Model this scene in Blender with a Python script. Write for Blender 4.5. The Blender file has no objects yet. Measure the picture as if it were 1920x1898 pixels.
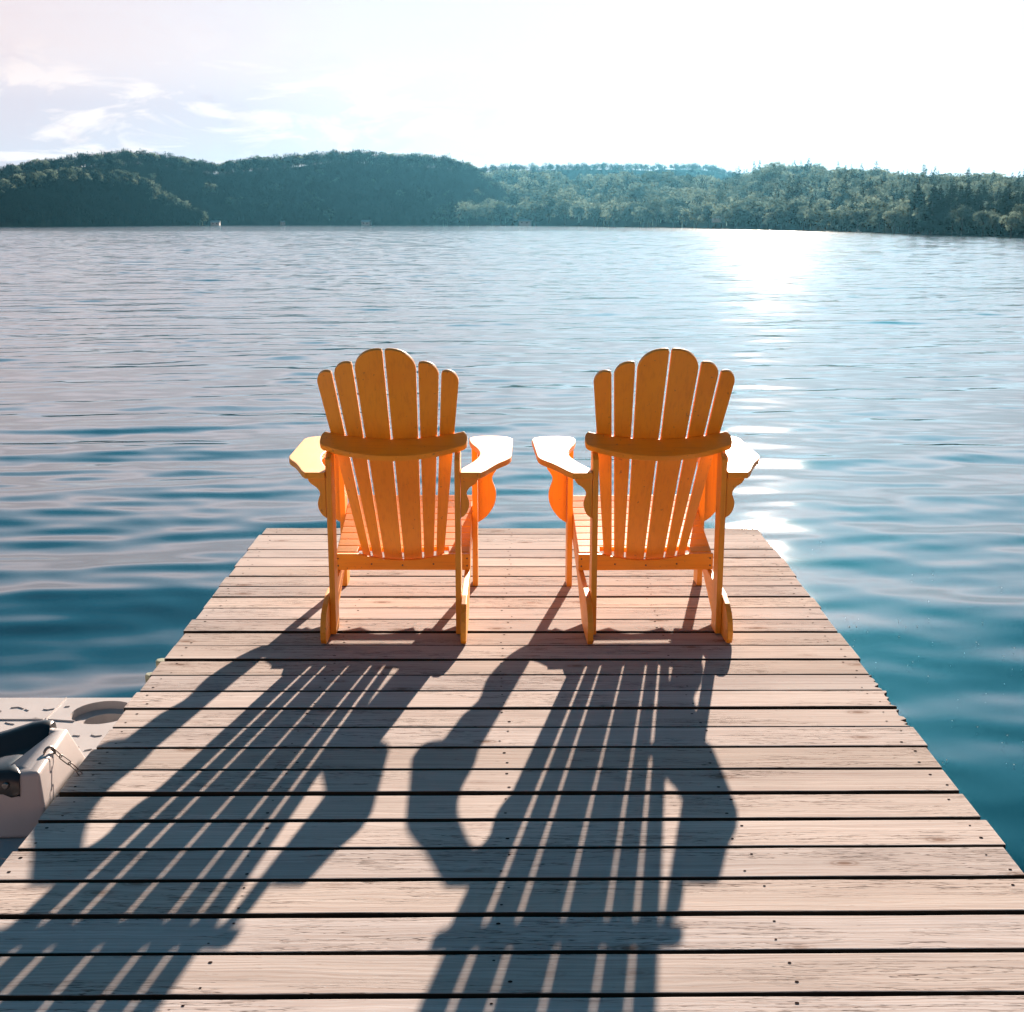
import bpy, bmesh, math, random
import numpy as np
from mathutils import Vector, Matrix, Euler
random.seed(7); rng = np.random.default_rng(11)
sc = bpy.context.scene
R = math.radians
# ------------------------------------------------------------------ camera
F, H, PHI = 2300.0, 1.48, math.atan(534/2300.0)
cd = bpy.data.cameras.new('camera'); cam = bpy.data.objects.new('camera', cd)
sc.collection.objects.link(cam); sc.camera = cam
cam.location = (0, 0, H); cam.rotation_euler = (math.pi/2-PHI, 0, 0)
cd.sensor_fit = 'HORIZONTAL'; cd.sensor_width = 36; cd.lens = 36*F/1920
cd.clip_start = .05; cd.clip_end = 9000
# ------------------------------------------------------------------ light
SUN_AZ, SUN_EL = R(12.0), R(19.1)
ld = bpy.data.lights.new('sun', 'SUN'); sun = bpy.data.objects.new('sun', ld)
sc.collection.objects.link(sun)
ld.energy = 5.0; ld.angle = R(0.5); ld.color = (1.0, .79, .64)
sdir = Vector((math.sin(SUN_AZ)*math.cos(SUN_EL), math.cos(SUN_AZ)*math.cos(SUN_EL), math.sin(SUN_EL)))
sun.rotation_euler = sdir.to_track_quat('Z', 'Y').to_euler()
sc.view_settings.view_transform = 'Standard'; sc.view_settings.look = 'None'
sc.view_settings.exposure = 1.72; sc.view_settings.gamma = 1
sc.cycles.use_denoising = True
try: sc.cycles.denoiser = 'OPENIMAGEDENOISE'
except Exception: pass
sc.cycles.use_adaptive_sampling = True; sc.cycles.adaptive_threshold = .02
sc.cycles.max_bounces = 6; sc.cycles.diffuse_bounces = 4; sc.cycles.glossy_bounces = 3
sc.cycles.volume_bounces = 0; sc.cycles.sample_clamp_indirect = 4; sc.cycles.sample_clamp_direct = 30
sc.cycles.time_limit = 1000

# ------------------------------------------------------------------ node helper
class NT:
    def __init__(s, tree): s.t = tree; s.n = tree.nodes; s.l = tree.links
    def node(s, typ, **kw):
        n = s.n.new(typ)
        for k, v in kw.items(): setattr(n, k, v)
        return n
    def set(s, sock, v):
        if isinstance(v, bpy.types.NodeSocket): s.l.new(v, sock)
        elif isinstance(v, (tuple, list)) and len(v) == 3 and sock.type == 'RGBA': sock.default_value = (*v, 1)
        else: sock.default_value = v
    def math(s, op, a, b=0.0, c=0.0, clamp=False):
        n = s.node('ShaderNodeMath', operation=op); n.use_clamp = clamp
        s.set(n.inputs[0], a); s.set(n.inputs[1], b); s.set(n.inputs[2], c); return n.outputs[0]
    def vmath(s, op, a, b=(0, 0, 0)):
        n = s.node('ShaderNodeVectorMath', operation=op); s.set(n.inputs[0], a); s.set(n.inputs[1], b)
        return n.outputs['Value'] if op in ('DOT_PRODUCT', 'LENGTH') else n.outputs[0]
    def mix(s, f, a, b, mode='MIX'):
        n = s.node('ShaderNodeMix', data_type='RGBA', blend_type=mode)
        s.set(n.inputs[0], f); s.set(n.inputs[6], a); s.set(n.inputs[7], b); return n.outputs[2]
    def ramp(s, f, stops, interp='LINEAR'):
        n = s.node('ShaderNodeValToRGB'); cr = n.color_ramp; cr.interpolation = interp
        while len(cr.elements) < len(stops): cr.elements.new(.5)
        for e, (p, c) in zip(cr.elements, stops):
            e.position = p; e.color = (c, c, c, 1) if not isinstance(c, tuple) else (*c, 1)
        s.set(n.inputs[0], f); return n.outputs[0]
    def noise(s, vec, scale, detail=2, rough=.5, dist=0.0):
        n = s.node('ShaderNodeTexNoise'); s.set(n.inputs['Vector'], vec); s.set(n.inputs['Scale'], scale)
        n.inputs['Detail'].default_value = detail; n.inputs['Roughness'].default_value = rough
        n.inputs['Distortion'].default_value = dist; return n.outputs[0]
    def scale(s, vec, sx, sy, sz, loc=(0, 0, 0)):
        n = s.node('ShaderNodeMapping'); s.set(n.inputs[0], vec); n.inputs['Scale'].default_value = (sx, sy, sz)
        n.inputs['Location'].default_value = loc; return n.outputs[0]
    def bump(s, h, strength=.3, dist=.01, normal=None):
        n = s.node('ShaderNodeBump'); s.set(n.inputs['Height'], h); s.set(n.inputs['Strength'], strength)
        n.inputs['Distance'].default_value = dist
        if normal: s.l.new(normal, n.inputs['Normal'])
        return n.outputs[0]
def material(name):
    m = bpy.data.materials.new(name); m.use_nodes = True
    nt = NT(m.node_tree); b = nt.n['Principled BSDF']
    return m, nt, b

# ------------------------------------------------------------------ world
w = bpy.data.worlds.new('World'); sc.world = w; w.use_nodes = True
nt = NT(w.node_tree); bg = nt.n['Background']
sky = nt.node('ShaderNodeTexSky', sky_type='NISHITA'); sky.sun_disc = False
sky.sun_elevation = SUN_EL; sky.sun_rotation = SUN_AZ; sky.air_density = 1.0; sky.dust_density = 1.5; sky.ozone_density = 1.5
tc = nt.node('ShaderNodeTexCoord'); D = tc.outputs['Generated']
sep = nt.node('ShaderNodeSeparateXYZ'); nt.l.new(D, sep.inputs[0])
el = nt.math('MAXIMUM', sep.outputs[2], 0.0)
flat = nt.math('SQRT', nt.math('MAXIMUM', nt.math('SUBTRACT', 1.0, nt.math('MULTIPLY', el, el)), .0004))
azc = nt.math('DIVIDE', nt.vmath('DOT_PRODUCT', D, (math.sin(SUN_AZ), math.cos(SUN_AZ), 0)), flat)
azf = nt.math('POWER', nt.math('MULTIPLY_ADD', azc, .5, .5, clamp=True), 2.2)
side = nt.ramp(el, [(0, (3.0, 2.75, 2.75)), (.10, (2.95, 2.7, 2.8)), (.162, (2.75, 2.6, 2.85)), (.20, (5.0, 4.5, 4.8)), (.25, (2.6, 3.2, 3.9)),
                    (.33, (.2, 1.35, 2.0)), (.45, (.0, .42, .70)), (.6, (.0, .26, .38)), (1, (.0, .16, .22))])  # peak above the frame, here and in glow, added to brighten the water
glow = nt.ramp(el, [(0, (3.0, 2.3, 2.3)), (.10, (2.85, 2.3, 2.35)), (.162, (2.75, 2.45, 2.55)), (.21, (5.2, 4.8, 5.1)), (.28, (3.0, 3.3, 4.1)), (.37, (.6, 1.6, 2.4)),
                    (.48, (.0, .5, .8)), (.6, (.0, .26, .38)), (1, (.0, .16, .22))])
lobe = nt.math('POWER', nt.math('MULTIPLY_ADD', azc, .5, .5, clamp=True), 40.0)
front = nt.mix(lobe, side, glow)
back = nt.ramp(el, [(0, (4.4, 1.6, .6)), (.15, (2.8, 1.05, .45)), (.26, (.0, .17, .22)), (.5, (.0, .17, .24)), (1, (.0, .16, .22))])  # warm low band behind the camera, added to light the chair backs
veil = nt.mix(azf, back, front)
# drifting clouds low in the sky, mostly away from the sun
cv = nt.node('ShaderNodeCombineXYZ')
nt.l.new(nt.math('DIVIDE', sep.outputs[0], flat), cv.inputs[0]); nt.l.new(nt.math('MULTIPLY', el, 2.3), cv.inputs[1])
nt.l.new(nt.math('DIVIDE', sep.outputs[1], flat), cv.inputs[2])
cn = nt.noise(nt.scale(cv.outputs[0], 1, 1, 1, (3.3, 1.2, .4)), 15.0, 9, .58, .6)
cl2 = nt.noise(nt.scale(cv.outputs[0], .8, 1.25, 1, (3.32, 1.262, .4)), 15.0, 9, .58, .6)
left = nt.ramp(nt.math('MULTIPLY_ADD', nt.math('DIVIDE', sep.outputs[0], flat), 1.0, .5), [(.0, 1.0), (.28, 1.0), (.46, .35), (.62, .05)])
low = nt.ramp(el, [(0, 1.0), (.085, 1.0), (.125, .12), (.16, .05)])
white = nt.math('MULTIPLY', nt.ramp(cn, [(.37, 0.0), (.45, 1.0)]), nt.math('MULTIPLY', left, low))
c1 = nt.mix(nt.math('MULTIPLY', white, .8), veil, (3.5, 3.05, 2.95))
dark = nt.math('MULTIPLY', nt.ramp(cl2, [(.44, 0.0), (.53, 1.0)]), nt.math('MULTIPLY', left, low))
c2 = nt.mix(nt.math('MULTIPLY', dark, .8), c1, (2.25, 2.0, 2.3))
nsky = nt.mix(1.0, sky.outputs[0], (.02, .42, .6), 'MULTIPLY')
cover = nt.ramp(el, [(0, 1.0), (.2, 1.0), (.4, .8), (1, .7)])
nt.l.new(nt.mix(cover, nsky, c2), bg.inputs[0]); bg.inputs[1].default_value = .1

# ------------------------------------------------------------------ object helpers
COL = sc.collection
def tag(o, label=None, cat=None, group=None, kind=None):
    if label: o['label'] = label
    if cat: o['category'] = cat
    if group: o['group'] = group
    if kind: o['kind'] = kind
    return o
def empty(name, loc=(0, 0, 0), rz=0, **kw):
    o = bpy.data.objects.new(name, None); COL.objects.link(o); o.empty_display_size = .1
    o.location = loc; o.rotation_euler = (0, 0, rz); return tag(o, **kw)
def link(name, me, mats, parent=None, smooth=False):
    for m in (mats if isinstance(mats, (list, tuple)) else [mats]): me.materials.append(m)
    o = bpy.data.objects.new(name, me); COL.objects.link(o)
    if parent is not None: o.parent = parent
    if smooth:
        me.polygons.foreach_set('use_smooth', [True]*len(me.polygons))
    return o
def frombm(name, bm, mats, parent=None, smooth=False):
    bmesh.ops.recalc_face_normals(bm, faces=bm.faces)
    me = bpy.data.meshes.new(name); bm.to_mesh(me); bm.free()
    return link(name, me, mats, parent, smooth)
def bevel(bm, w, seg=2, ang=35):
    es = [e for e in bm.edges if len(e.link_faces) == 2 and e.calc_face_angle(0) > R(ang)]
    if es: bmesh.ops.bevel(bm, geom=es, offset=w, segments=seg, profile=.6, affect='EDGES', clamp_overlap=True)
def prism(pts, t0, t1, fn, bm=None, bw=.003, seg=2):
    """outline pts (a,b), extruded t0..t1, fn(a,b,t)->xyz"""
    own = bmesh.new()
    A = [own.verts.new(fn(a, b, t0)) for a, b in pts]; B = [own.verts.new(fn(a, b, t1)) for a, b in pts]
    n = len(pts)
    own.faces.new(A); own.faces.new(B[::-1])
    for i in range(n): own.faces.new((A[i], B[i], B[(i+1) % n], A[(i+1) % n]))
    bmesh.ops.recalc_face_normals(own, faces=own.faces)
    if bw: bevel(own, bw, seg)
    if bm is None: return own
    me = bpy.data.meshes.new('tmp'); own.to_mesh(me); own.free(); bm.from_mesh(me); bpy.data.meshes.remove(me); return bm
def box(bm, x0, x1, y0, y1, z0, z1, bw=.003):
    return prism([(x0, y0), (x1, y0), (x1, y1), (x0, y1)], z0, z1, lambda a, b, t: (a, b, t), bm, bw)
def smoothpts(pts, n=4):
    """open Catmull-Rom through pts"""
    out = []
    P = [pts[0]] + list(pts) + [pts[-1]]
    for i in range(1, len(P)-2):
        p0, p1, p2, p3 = [np.array(P[i+k], float) for k in (-1, 0, 1, 2)]
        for j in range(n):
            t = j/n
            out.append(tuple(.5*((2*p1)+(-p0+p2)*t+(2*p0-5*p1+4*p2-p3)*t*t+(-p0+3*p1-3*p2+p3)*t**3)))
    out.append(tuple(pts[-1])); return out
def tube(bm, pts, r, n=8, closed=False):
    rings = []; m = len(pts)
    for i, p in enumerate(pts):
        p = Vector(p); a = Vector(pts[(i-1) % m if closed else max(i-1, 0)]); b = Vector(pts[(i+1) % m if closed else min(i+1, m-1)])
        d = (b-a).normalized(); u = d.cross(Vector((.3, .2, 1))).normalized(); v = d.cross(u)
        rr = r[i] if isinstance(r, (list, tuple)) else r
        rings.append([bm.verts.new(p+rr*(math.cos(2*math.pi*k/n)*u+math.sin(2*math.pi*k/n)*v)) for k in range(n)])
    for i in range(m if closed else m-1):
        A, B = rings[i], rings[(i+1) % m]
        for k in range(n): bm.faces.new((A[k], A[(k+1) % n], B[(k+1) % n], B[k]))
    if not closed: bm.faces.new(rings[0]); bm.faces.new(rings[-1][::-1])

# ------------------------------------------------------------------ materials
def wood_deck():
    m, n, b = material('weathered_deck_wood')
    tcn = n.node('ShaderNodeTexCoord'); O = tcn.outputs['Object']
    at = n.node('ShaderNodeAttribute', attribute_name='board', attribute_type='GEOMETRY'); r = at.outputs['Fac']
    off = n.node('ShaderNodeCombineXYZ')
    n.l.new(n.math('MULTIPLY', r, 37.0), off.inputs[0]); n.l.new(n.math('MULTIPLY', r, 91.0), off.inputs[2])
    v = n.vmath('ADD', O, off.outputs[0])
    warp = n.noise(n.scale(v, 1.6, 9, 9), 1.0, 3, .55)
    vw = n.node('ShaderNodeCombineXYZ'); s2 = n.node('ShaderNodeSeparateXYZ'); n.l.new(v, s2.inputs[0])
    n.l.new(s2.outputs[0], vw.inputs[0]); n.l.new(n.math('MULTIPLY_ADD', warp, .05, s2.outputs[1]), vw.inputs[1]); n.l.new(s2.outputs[2], vw.inputs[2])
    grain = n.noise(n.scale(vw.outputs[0], 1.3, 150, 60), 1.0, 5, .65)
    fine = n.noise(n.scale(vw.outputs[0], 9, 520, 200), 1.0, 2, .5)
    # growth-ring figure
    wv = n.node('ShaderNodeTexWave', wave_type='BANDS', bands_direction='Y', wave_profile='SAW')
    n.l.new(n.scale(vw.outputs[0], .3, 1, 1), wv.inputs['Vector']); wv.inputs['Scale'].default_value = 26
    wv.inputs['Distortion'].default_value = 5; wv.inputs['Detail'].default_value = 3; wv.inputs['Detail Scale'].default_value = 1.4
    blot = n.noise(n.scale(v, 2.2, 7, 7), 1.0, 4, .6)
    # knots
    vo = n.node('ShaderNodeTexVoronoi', feature='F1', voronoi_dimensions='2D'); n.l.new(n.scale(n.vmath('ADD', v, n.scale(v, 0, 0, 0)), 2.0, 5.2, 1), vo.inputs['Vector'])
    vo.inputs['Scale'].default_value = 1.0; vo.inputs['Randomness'].default_value = 1.0
    dk = vo.outputs['Distance']
    knot = n.ramp(dk, [(.0, 1.0), (.028, .9), (.045, .25), (.06, .65), (.078, .2), (.12, .0)])
    # cracks along grain
    ck = n.noise(n.scale(vw.outputs[0], 1.8, 46, 10, (5, 3, 2)), 1.0, 4, .75)
    crack = n.ramp(n.math('ABSOLUTE', n.math('SUBTRACT', ck, .5)), [(0, 1.0), (.006, .8), (.014, 0.0)])
    crack = n.math('MULTIPLY', crack, n.ramp(n.noise(n.scale(v, 1.6, 8, 5, (9, 1, 0)), 1.0, 2, .5), [(.46, 0.0), (.54, 1.0)]))
    spk = n.ramp(n.noise(n.scale(v, 26, 120, 60), 1.0, 2, .6), [(.69, 0.0), (.74, 1.0)])
    base = n.mix(n.ramp(blot, [(.3, 0.0), (.7, 1.0)]), (.60, .565, .555), (.50, .48, .48))
    base = n.mix(n.math('MULTIPLY', n.ramp(r, [(0, 0.0), (1, 1.0)]), .7), base, (.54, .475, .42))
    base = n.mix(n.math('MULTIPLY', n.ramp(grain, [(.38, 1.0), (.62, 0.0)]), .5), base, (.29, .235, .215))
    base = n.mix(n.math('MULTIPLY', n.ramp(wv.outputs[0], [(.55, 0.0), (1, 1.0)]), .30), base, (.36, .22, .15))
    base = n.mix(n.math('MULTIPLY', fine, .12), base, (.7, .6, .55))
    val = n.math('MULTIPLY_ADD', n.math('FRACT', n.math('MULTIPLY', r, 7.31)), .24, .84)
    vc = n.node('ShaderNodeCombineXYZ')
    for q in range(3): n.l.new(val, vc.inputs[q])
    base = n.mix(1.0, base, vc.outputs[0], 'MULTIPLY')
    stain = n.ramp(n.noise(n.scale(v, 1.1, 4.5, 3, (2, 8, 1)), 1.0, 6, .65), [(.52, 0.0), (.66, 1.0)])
    base = n.mix(n.math('MULTIPLY', stain, .28), base, (.26, .22, .20))
    knot = n.math('MULTIPLY', knot, n.ramp(n.noise(n.scale(v, .9, 3.1, 2, (6, 2, 9)), 1.0, 1, .5), [(.44, 0.0), (.56, 1.0)]))
    base = n.mix(n.math('MULTIPLY', knot, .8), base, (.16, .095, .065))
    base = n.mix(n.math('MULTIPLY', spk, .35), base, (.15, .10, .08))
    base = n.mix(n.math('MULTIPLY', crack, .85), base, (.05, .035, .03))
    n.l.new(base, b.inputs['Base Color']); b.inputs['Roughness'].default_value = .8
    b.inputs['Specular IOR Level'].default_value = .0
    h = n.math('ADD', n.math('MULTIPLY', grain, .5), n.math('MULTIPLY', fine, .25))
    h = n.math('SUBTRACT', h, n.math('MULTIPLY', crack, 1.2)); h = n.math('SUBTRACT', h, n.math('MULTIPLY', knot, .3))
    n.l.new(n.bump(h, .55, .0022), b.inputs['Normal'])
    return m
def simple(name, col, rough=.5, metal=0, spec=.5, var=.15, sc_=8, bump=.0, bs=60, coat=0):
    m, n, b = material(name)
    O = n.node('ShaderNodeTexCoord').outputs['Object']
    f = n.noise(O, sc_, 4, .6)
    n.l.new(n.mix(n.ramp(f, [(.3, 0.0), (.7, 1.0)]), tuple(c*(1-var) for c in col), tuple(min(1, c*(1+var)) for c in col)), b.inputs['Base Color'])
    n.l.new(n.math('MULTIPLY_ADD', f, .12, rough-.06), b.inputs['Roughness'])
    b.inputs['Metallic'].default_value = metal; b.inputs['Specular IOR Level'].default_value = spec
    b.inputs['Coat Weight'].default_value = coat
    if bump: n.l.new(n.bump(n.noise(O, bs, 3, .6), bump, .002), b.inputs['Normal'])
    return m
def chair_paint(name, sc3):
    m, n, b = material(name)
    O = n.node('ShaderNodeTexCoord').outputs['Object']
    inf = n.node('ShaderNodeObjectInfo'); ofs = n.vmath('ADD', O, inf.outputs['Location'])
    f = n.noise(ofs, 5, 4, .6); g = n.noise(n.scale(ofs, *sc3), 1.0, 5, .65)
    fine = n.noise(ofs, 140, 2, .6)
    sp = n.ramp(n.noise(ofs, 70, 2, .5), [(.70, 0.0), (.74, 1.0)])
    c = n.mix(n.ramp(f, [(.3, 0.0), (.7, 1.0)]), (.90, .335, .007), (.94, .39, .010))
    c = n.mix(n.math('MULTIPLY', n.ramp(g, [(.36, 1.0), (.5, 0.0)]), .28), c, (.62, .20, .008))
    c = n.mix(n.math('MULTIPLY', n.ramp(n.noise(ofs, 2.3, 5, .7), [(.55, 0.0), (.75, 1.0)]), .18), c, (.55, .22, .03))
    c = n.mix(n.math('MULTIPLY', sp, .5), c, (.22, .08, .03))
    n.l.new(c, b.inputs['Base Color']); n.l.new(n.math('MULTIPLY_ADD', f, .14, .44), b.inputs['Roughness'])
    b.inputs['Specular IOR Level'].default_value = .5; b.inputs['Coat Weight'].default_value = .5; b.inputs['Coat Roughness'].default_value = .60
    h = n.math('ADD', g, n.math('MULTIPLY', fine, .25))
    n.l.new(n.bump(h, .35, .0012), b.inputs['Normal'])
    return m
M_DECK = wood_deck(); P_X = chair_paint('orange_paint_grain_across', (5, 120, 120)); P_Y = chair_paint('orange_paint_grain_along', (120, 5, 120)); P_Z = chair_paint('orange_paint_grain_upright', (120, 40, 5))
M_SCREW = simple('dull_screw_head', (.12, .09, .07), .5, .6)
M_FRAME = simple('dark_wet_timber', (.10, .075, .055), .7, bump=.5)
M_NAIL = simple('rusty_nail_steel', (.03, .02, .018), .95, 0, spec=.0)
M_SIDE = simple('shade_painted_board_edges', (.045, .035, .025), .9, spec=.1, var=.3)  # near-black colour puts the shade of the plank gaps into the board sides
M_PLASTIC = simple('sun_bleached_beige_plastic', (.45, .42, .41), .42, spec=.5, var=.05, bump=.12, bs=180)
M_RUBBER = simple('black_rubber', (.012, .014, .017), .33, spec=.6, var=.2, bump=.1, bs=90)
M_STEEL = simple('galvanised_steel', (.22, .21, .20), .38, .9, var=.2)
M_TAB = simple('green_stained_plastic', (.27, .29, .20), .55, var=.3, sc_=30, bump=.2)

# ------------------------------------------------------------------ water
WZ = -.45
def make_water():
    m, n, b = material('lake_water')
    g = n.node('ShaderNodeNewGeometry'); Pn = g.outputs['Position']
    dist = n.vmath('LENGTH', Pn)
    O = Pn
    d1 = n.noise(n.scale(O, .55, 1.5, 1), 1.0, 3, .55, .4)
    d2 = n.noise(n.scale(O, 1.8, 4.2, 1, (3, 7, 0)), 1.0, 3, .55, .3)
    d3 = n.noise(n.scale(O, .10, .30, 1, (1, 2, 0)), 1.0, 2, .5)
    far = n.ramp(n.math('DIVIDE', dist, 400.0), [(.03, 0.0), (.13, .45), (.7, 1.0)])
    h = n.math('ADD', n.math('MULTIPLY', d1, .30), n.math('MULTIPLY', d2, .085))
    h = n.math('ADD', h, n.math('MULTIPLY', d3, .7))
    bp = n.node('ShaderNodeBump'); n.l.new(h, bp.inputs['Height']); n.l.new(n.math('MULTIPLY_ADD', far, .60, .012), bp.inputs['Strength']); bp.inputs['Distance'].default_value = .5
    n.l.new(bp.outputs[0], b.inputs['Normal'])
    b.inputs['Base Color'].default_value = (.003, .022, .038, 1)
    b.inputs['IOR'].default_value = 1.52; b.inputs['Specular IOR Level'].default_value = .5
    n.l.new(n.math('MULTIPLY_ADD', far, .05, .04), b.inputs['Roughness'])
    # wave field near the dock
    ys = [-.5]
    while ys[-1] < 262: ys.append(ys[-1]+min(.36, .016+.0034*max(ys[-1], 0)))
    ys = np.array(ys); nc = 600; s = np.linspace(-1, 1, nc); s = s*(.75+.25*s*s)
    hw = 4.0+ys*.72
    X = s[None, :]*hw[:, None]; Y = np.repeat(ys[:, None], nc, 1)
    dy = np.minimum(.36, .016+.0034*np.maximum(Y, 0)); dx = hw[:, None]*2/nc*np.ones_like(X)
    Z = np.zeros_like(X); r2 = np.random.default_rng(5)
    N = 110
    for i in range(N):
        lam = math.exp(r2.uniform(math.log(.22), math.log(2.4)))
        sp = .22+.25*(r2.random() < .35)
        th = r2.normal(R(-7), sp)           # travel direction from +y, slight clockwise lean of crests
        kx, ky = 2*math.pi/lam*math.sin(th), 2*math.pi/lam*math.cos(th)
        slope = .0080*r2.uniform(.5, 1.4)*(1.0 if lam > .33 else .85)*(.75 if lam > 1.1 else 1)
        a = slope*lam/(2*math.pi)
        fade = np.clip((lam/np.maximum(dy*abs(math.cos(th)), dx*abs(math.sin(th)))-2.2)/2.5, 0, 1)
        ph = r2.uniform(0, 6.28)
        mod = .65+.6*np.sin(X*r2.uniform(.15, .5)+Y*r2.uniform(.05, .3)+r2.uniform(0, 6))
        wob = .5*np.sin(X*.35/lam**.5+r2.uniform(0, 6))+.3*np.sin(Y*.21+X*.5+r2.uniform(0, 6))
        Z += a*fade*mod*np.sin(kx*X+ky*Y+ph+wob)
    edge = np.clip((262-Y)/20, 0, 1)*(1+2.0*np.clip((Y-14)/70, 0, 1))*np.clip((1-np.abs(s[None, :]))*12, 0, 1)
    calm = 1-.35*np.exp(-((X-2.6)/1.6)**2-((Y-4)/2.5)**2)
    Z = Z*edge*calm+WZ
    nr = len(ys); V = np.stack([X, Y, Z], -1).reshape(-1, 3)
    idx = np.arange(nr*nc).reshape(nr, nc)
    Q = np.stack([idx[:-1, :-1], idx[:-1, 1:], idx[1:, 1:], idx[1:, :-1]], -1).reshape(-1, 4)
    B = 2300.0; k = len(V)
    V = np.vstack([V, [(-B, -25, WZ-.02), (B, -25, WZ-.02), (B, 2100, WZ-.02), (-B, 2100, WZ-.02)]])
    Q = np.vstack([Q, [(k, k+1, k+2, k+3)]])
    me = bpy.data.meshes.new('water'); me.vertices.add(len(V)); me.vertices.foreach_set('co', V.astype('f').ravel())
    me.loops.add(Q.size); me.loops.foreach_set('vertex_index', Q.astype('i').ravel())
    me.polygons.add(len(Q)); me.polygons.foreach_set('loop_start', np.arange(0, Q.size, 4, dtype='i'))
    me.update(calc_edges=True)
    o = link('water', me, m, smooth=True); tag(o, kind='structure')
make_water()

# ------------------------------------------------------------------ hills and woods across the lake
C_, S_ = math.cos(PHI), math.sin(PHI)
def px2dir(X): return (X-960)*C_/F                      # x/y ratio at the horizon
def px2el(Y): return math.tan(PHI+math.atan((949-Y)/F)*1.0-0.0) if False else math.tan(math.atan((949-Y)/F)-PHI)
def interp(pts, x):
    a = np.array(pts, float); return np.interp(x, a[:, 0], a[:, 1])
SHORE = [(-900, 330), (-300, 420), (0, 470), (300, 600), (600, 668), (960, 584), (1150, 450), (1300, 359), (1500, 262), (1700, 195), (1920, 155), (2300, 120), (3000, 95)]
RIDGES = {   # crest line, distance factor behind the shore, columns, tree scale
 'far': dict(drop=4, crest=[(700, 345), (860, 322), (960, 317), (1085, 314), (1185, 315), (1215, 317), (1240, 314), (1310, 315), (1340, 319), (1375, 331), (1500, 345), (1700, 380)],
             foot=lambda x: 820+0*x, top=lambda x: 900+0*x, x0=700, x1=1700),
 'main': dict(drop=16, crest=[(-900, 345), (-300, 330), (0, 321), (75, 311), (150, 299), (250, 290), (325, 297), (360, 306), (415, 312), (475, 305), (550, 299), (625, 289), (680, 290), (725, 297), (800, 298), (850, 303), (890, 320), (930, 350), (975, 385), (1040, 410)],
              foot=lambda x: interp(SHORE, x)+25, top=lambda x: interp(SHORE, x)+95, x0=-2600, x1=1040),
 'left': dict(drop=14, crest=[(-900, 372), (-300, 366), (0, 353), (50, 338), (100, 330), (150, 327), (215, 331), (270, 338), (300, 361), (335, 385), (380, 412)],
              foot=lambda x: interp(SHORE, x)-4, top=lambda x: interp(SHORE, x)+12, x0=-2600, x1=380),
 'middle': dict(drop=25, crest=[(820, 410), (880, 345), (930, 330), (1000, 333), (1060, 338), (1120, 345), (1180, 333), (1250, 338), (1330, 345), (1420, 345), (1500, 350)],
                foot=lambda x: interp(SHORE, x)-1, top=lambda x: interp(SHORE, x)*1.35+40, x0=820, x1=1500, rough=.13),
 'right': dict(drop=26, crest=[(1330, 395), (1370, 345), (1400, 337), (1435, 329), (1475, 324), (1510, 326), (1610, 334), (1710, 340), (1810, 343), (1920, 348), (2300, 352), (3000, 370)],
               foot=lambda x: interp(SHORE, x)-1, top=lambda x: interp(SHORE, x)*1.75, x0=1330, x1=4600, rough=.13),
}
M_HILL = simple('leaf_litter_slope', (.018, .022, .018), 1.0, spec=0, var=.4, sc_=.08)
def ridge_point(rg, X, t):
    """t 0 at foot, 1 at crest; returns world position on the slope"""
    d0, d1 = rg['foot'](X), rg['top'](X)
    d = d0+(d1-d0)*t
    hz = (px2el(float(interp(rg['crest'], X))+rg['drop'])*d1)+H
    z = WZ+.1+(hz-WZ)*(t**1.0 if t <= 1 else 1-.8*(t-1)**1.2)
    z += rg.get('rough', .03)*hz*(math.sin(X*.043+t*4)+math.sin(X*.087-t*7)+.7*math.sin(X*.021+t*11+2))*math.sin(math.pi*min(t, 1))
    return Vector((px2dir(X)*d, d, z))
def ridge_mesh(name, rg):
    xs = np.linspace(rg['x0'], rg['x1'], 140); ts = list(np.linspace(0, 1, 9))+[1.25, 1.6, 2.0]
    bm = bmesh.new(); grid = [[bm.verts.new(ridge_point(rg, float(x), t)-Vector((0, 0, .6 if t == 0 else 0))) for x in xs] for t in ts]
    for a in range(len(ts)-1):
        for c in range(len(xs)-1): bm.faces.new((grid[a][c], grid[a][c+1], grid[a+1][c+1], grid[a+1][c]))
    for f in bm.faces: f.smooth = True
    tag(frombm(name, bm, M_HILL, smooth=True), kind='structure')
for k, rg in RIDGES.items(): ridge_mesh('hill', rg)

def foliage_mat(name, c1, c2, sss=.25):
    m, n, b = material(name)
    g = n.node('ShaderNodeNewGeometry')
    at = n.node('ShaderNodeAttribute', attribute_name='tint', attribute_type='GEOMETRY')
    c = n.mix(at.outputs['Fac'], c1, c2)
    c = n.mix(n.math('MULTIPLY', g.outputs['Random Per Island'], .5), c, tuple(.55*x for x in c1))
    tr = n.node('ShaderNodeBsdfTranslucent'); n.l.new(c, tr.inputs[0])
    n.l.new(c, b.inputs['Base Color']); b.inputs['Roughness'].default_value = .9; b.inputs['Specular IOR Level'].default_value = 0
    mx = n.node('ShaderNodeMixShader'); mx.inputs[0].default_value = sss
    n.l.new(b.outputs[0], mx.inputs[1]); n.l.new(tr.outputs[0], mx.inputs[2]); n.l.new(mx.outputs[0], n.n['Material Output'].inputs[0])
    return m
M_BROAD = foliage_mat('spring_broadleaf_foliage', (.06, .095, .07), (.27, .35, .27), .42)
M_BARE = foliage_mat('bare_twig_canopy', (.014, .026, .026), (.022, .032, .028), .08)
M_CONIF = foliage_mat('conifer_foliage', (.018, .035, .022), (.03, .05, .03), .1)
M_BARK = simple('tree_bark', (.10, .085, .07), .9, var=.3, sc_=3)

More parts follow.
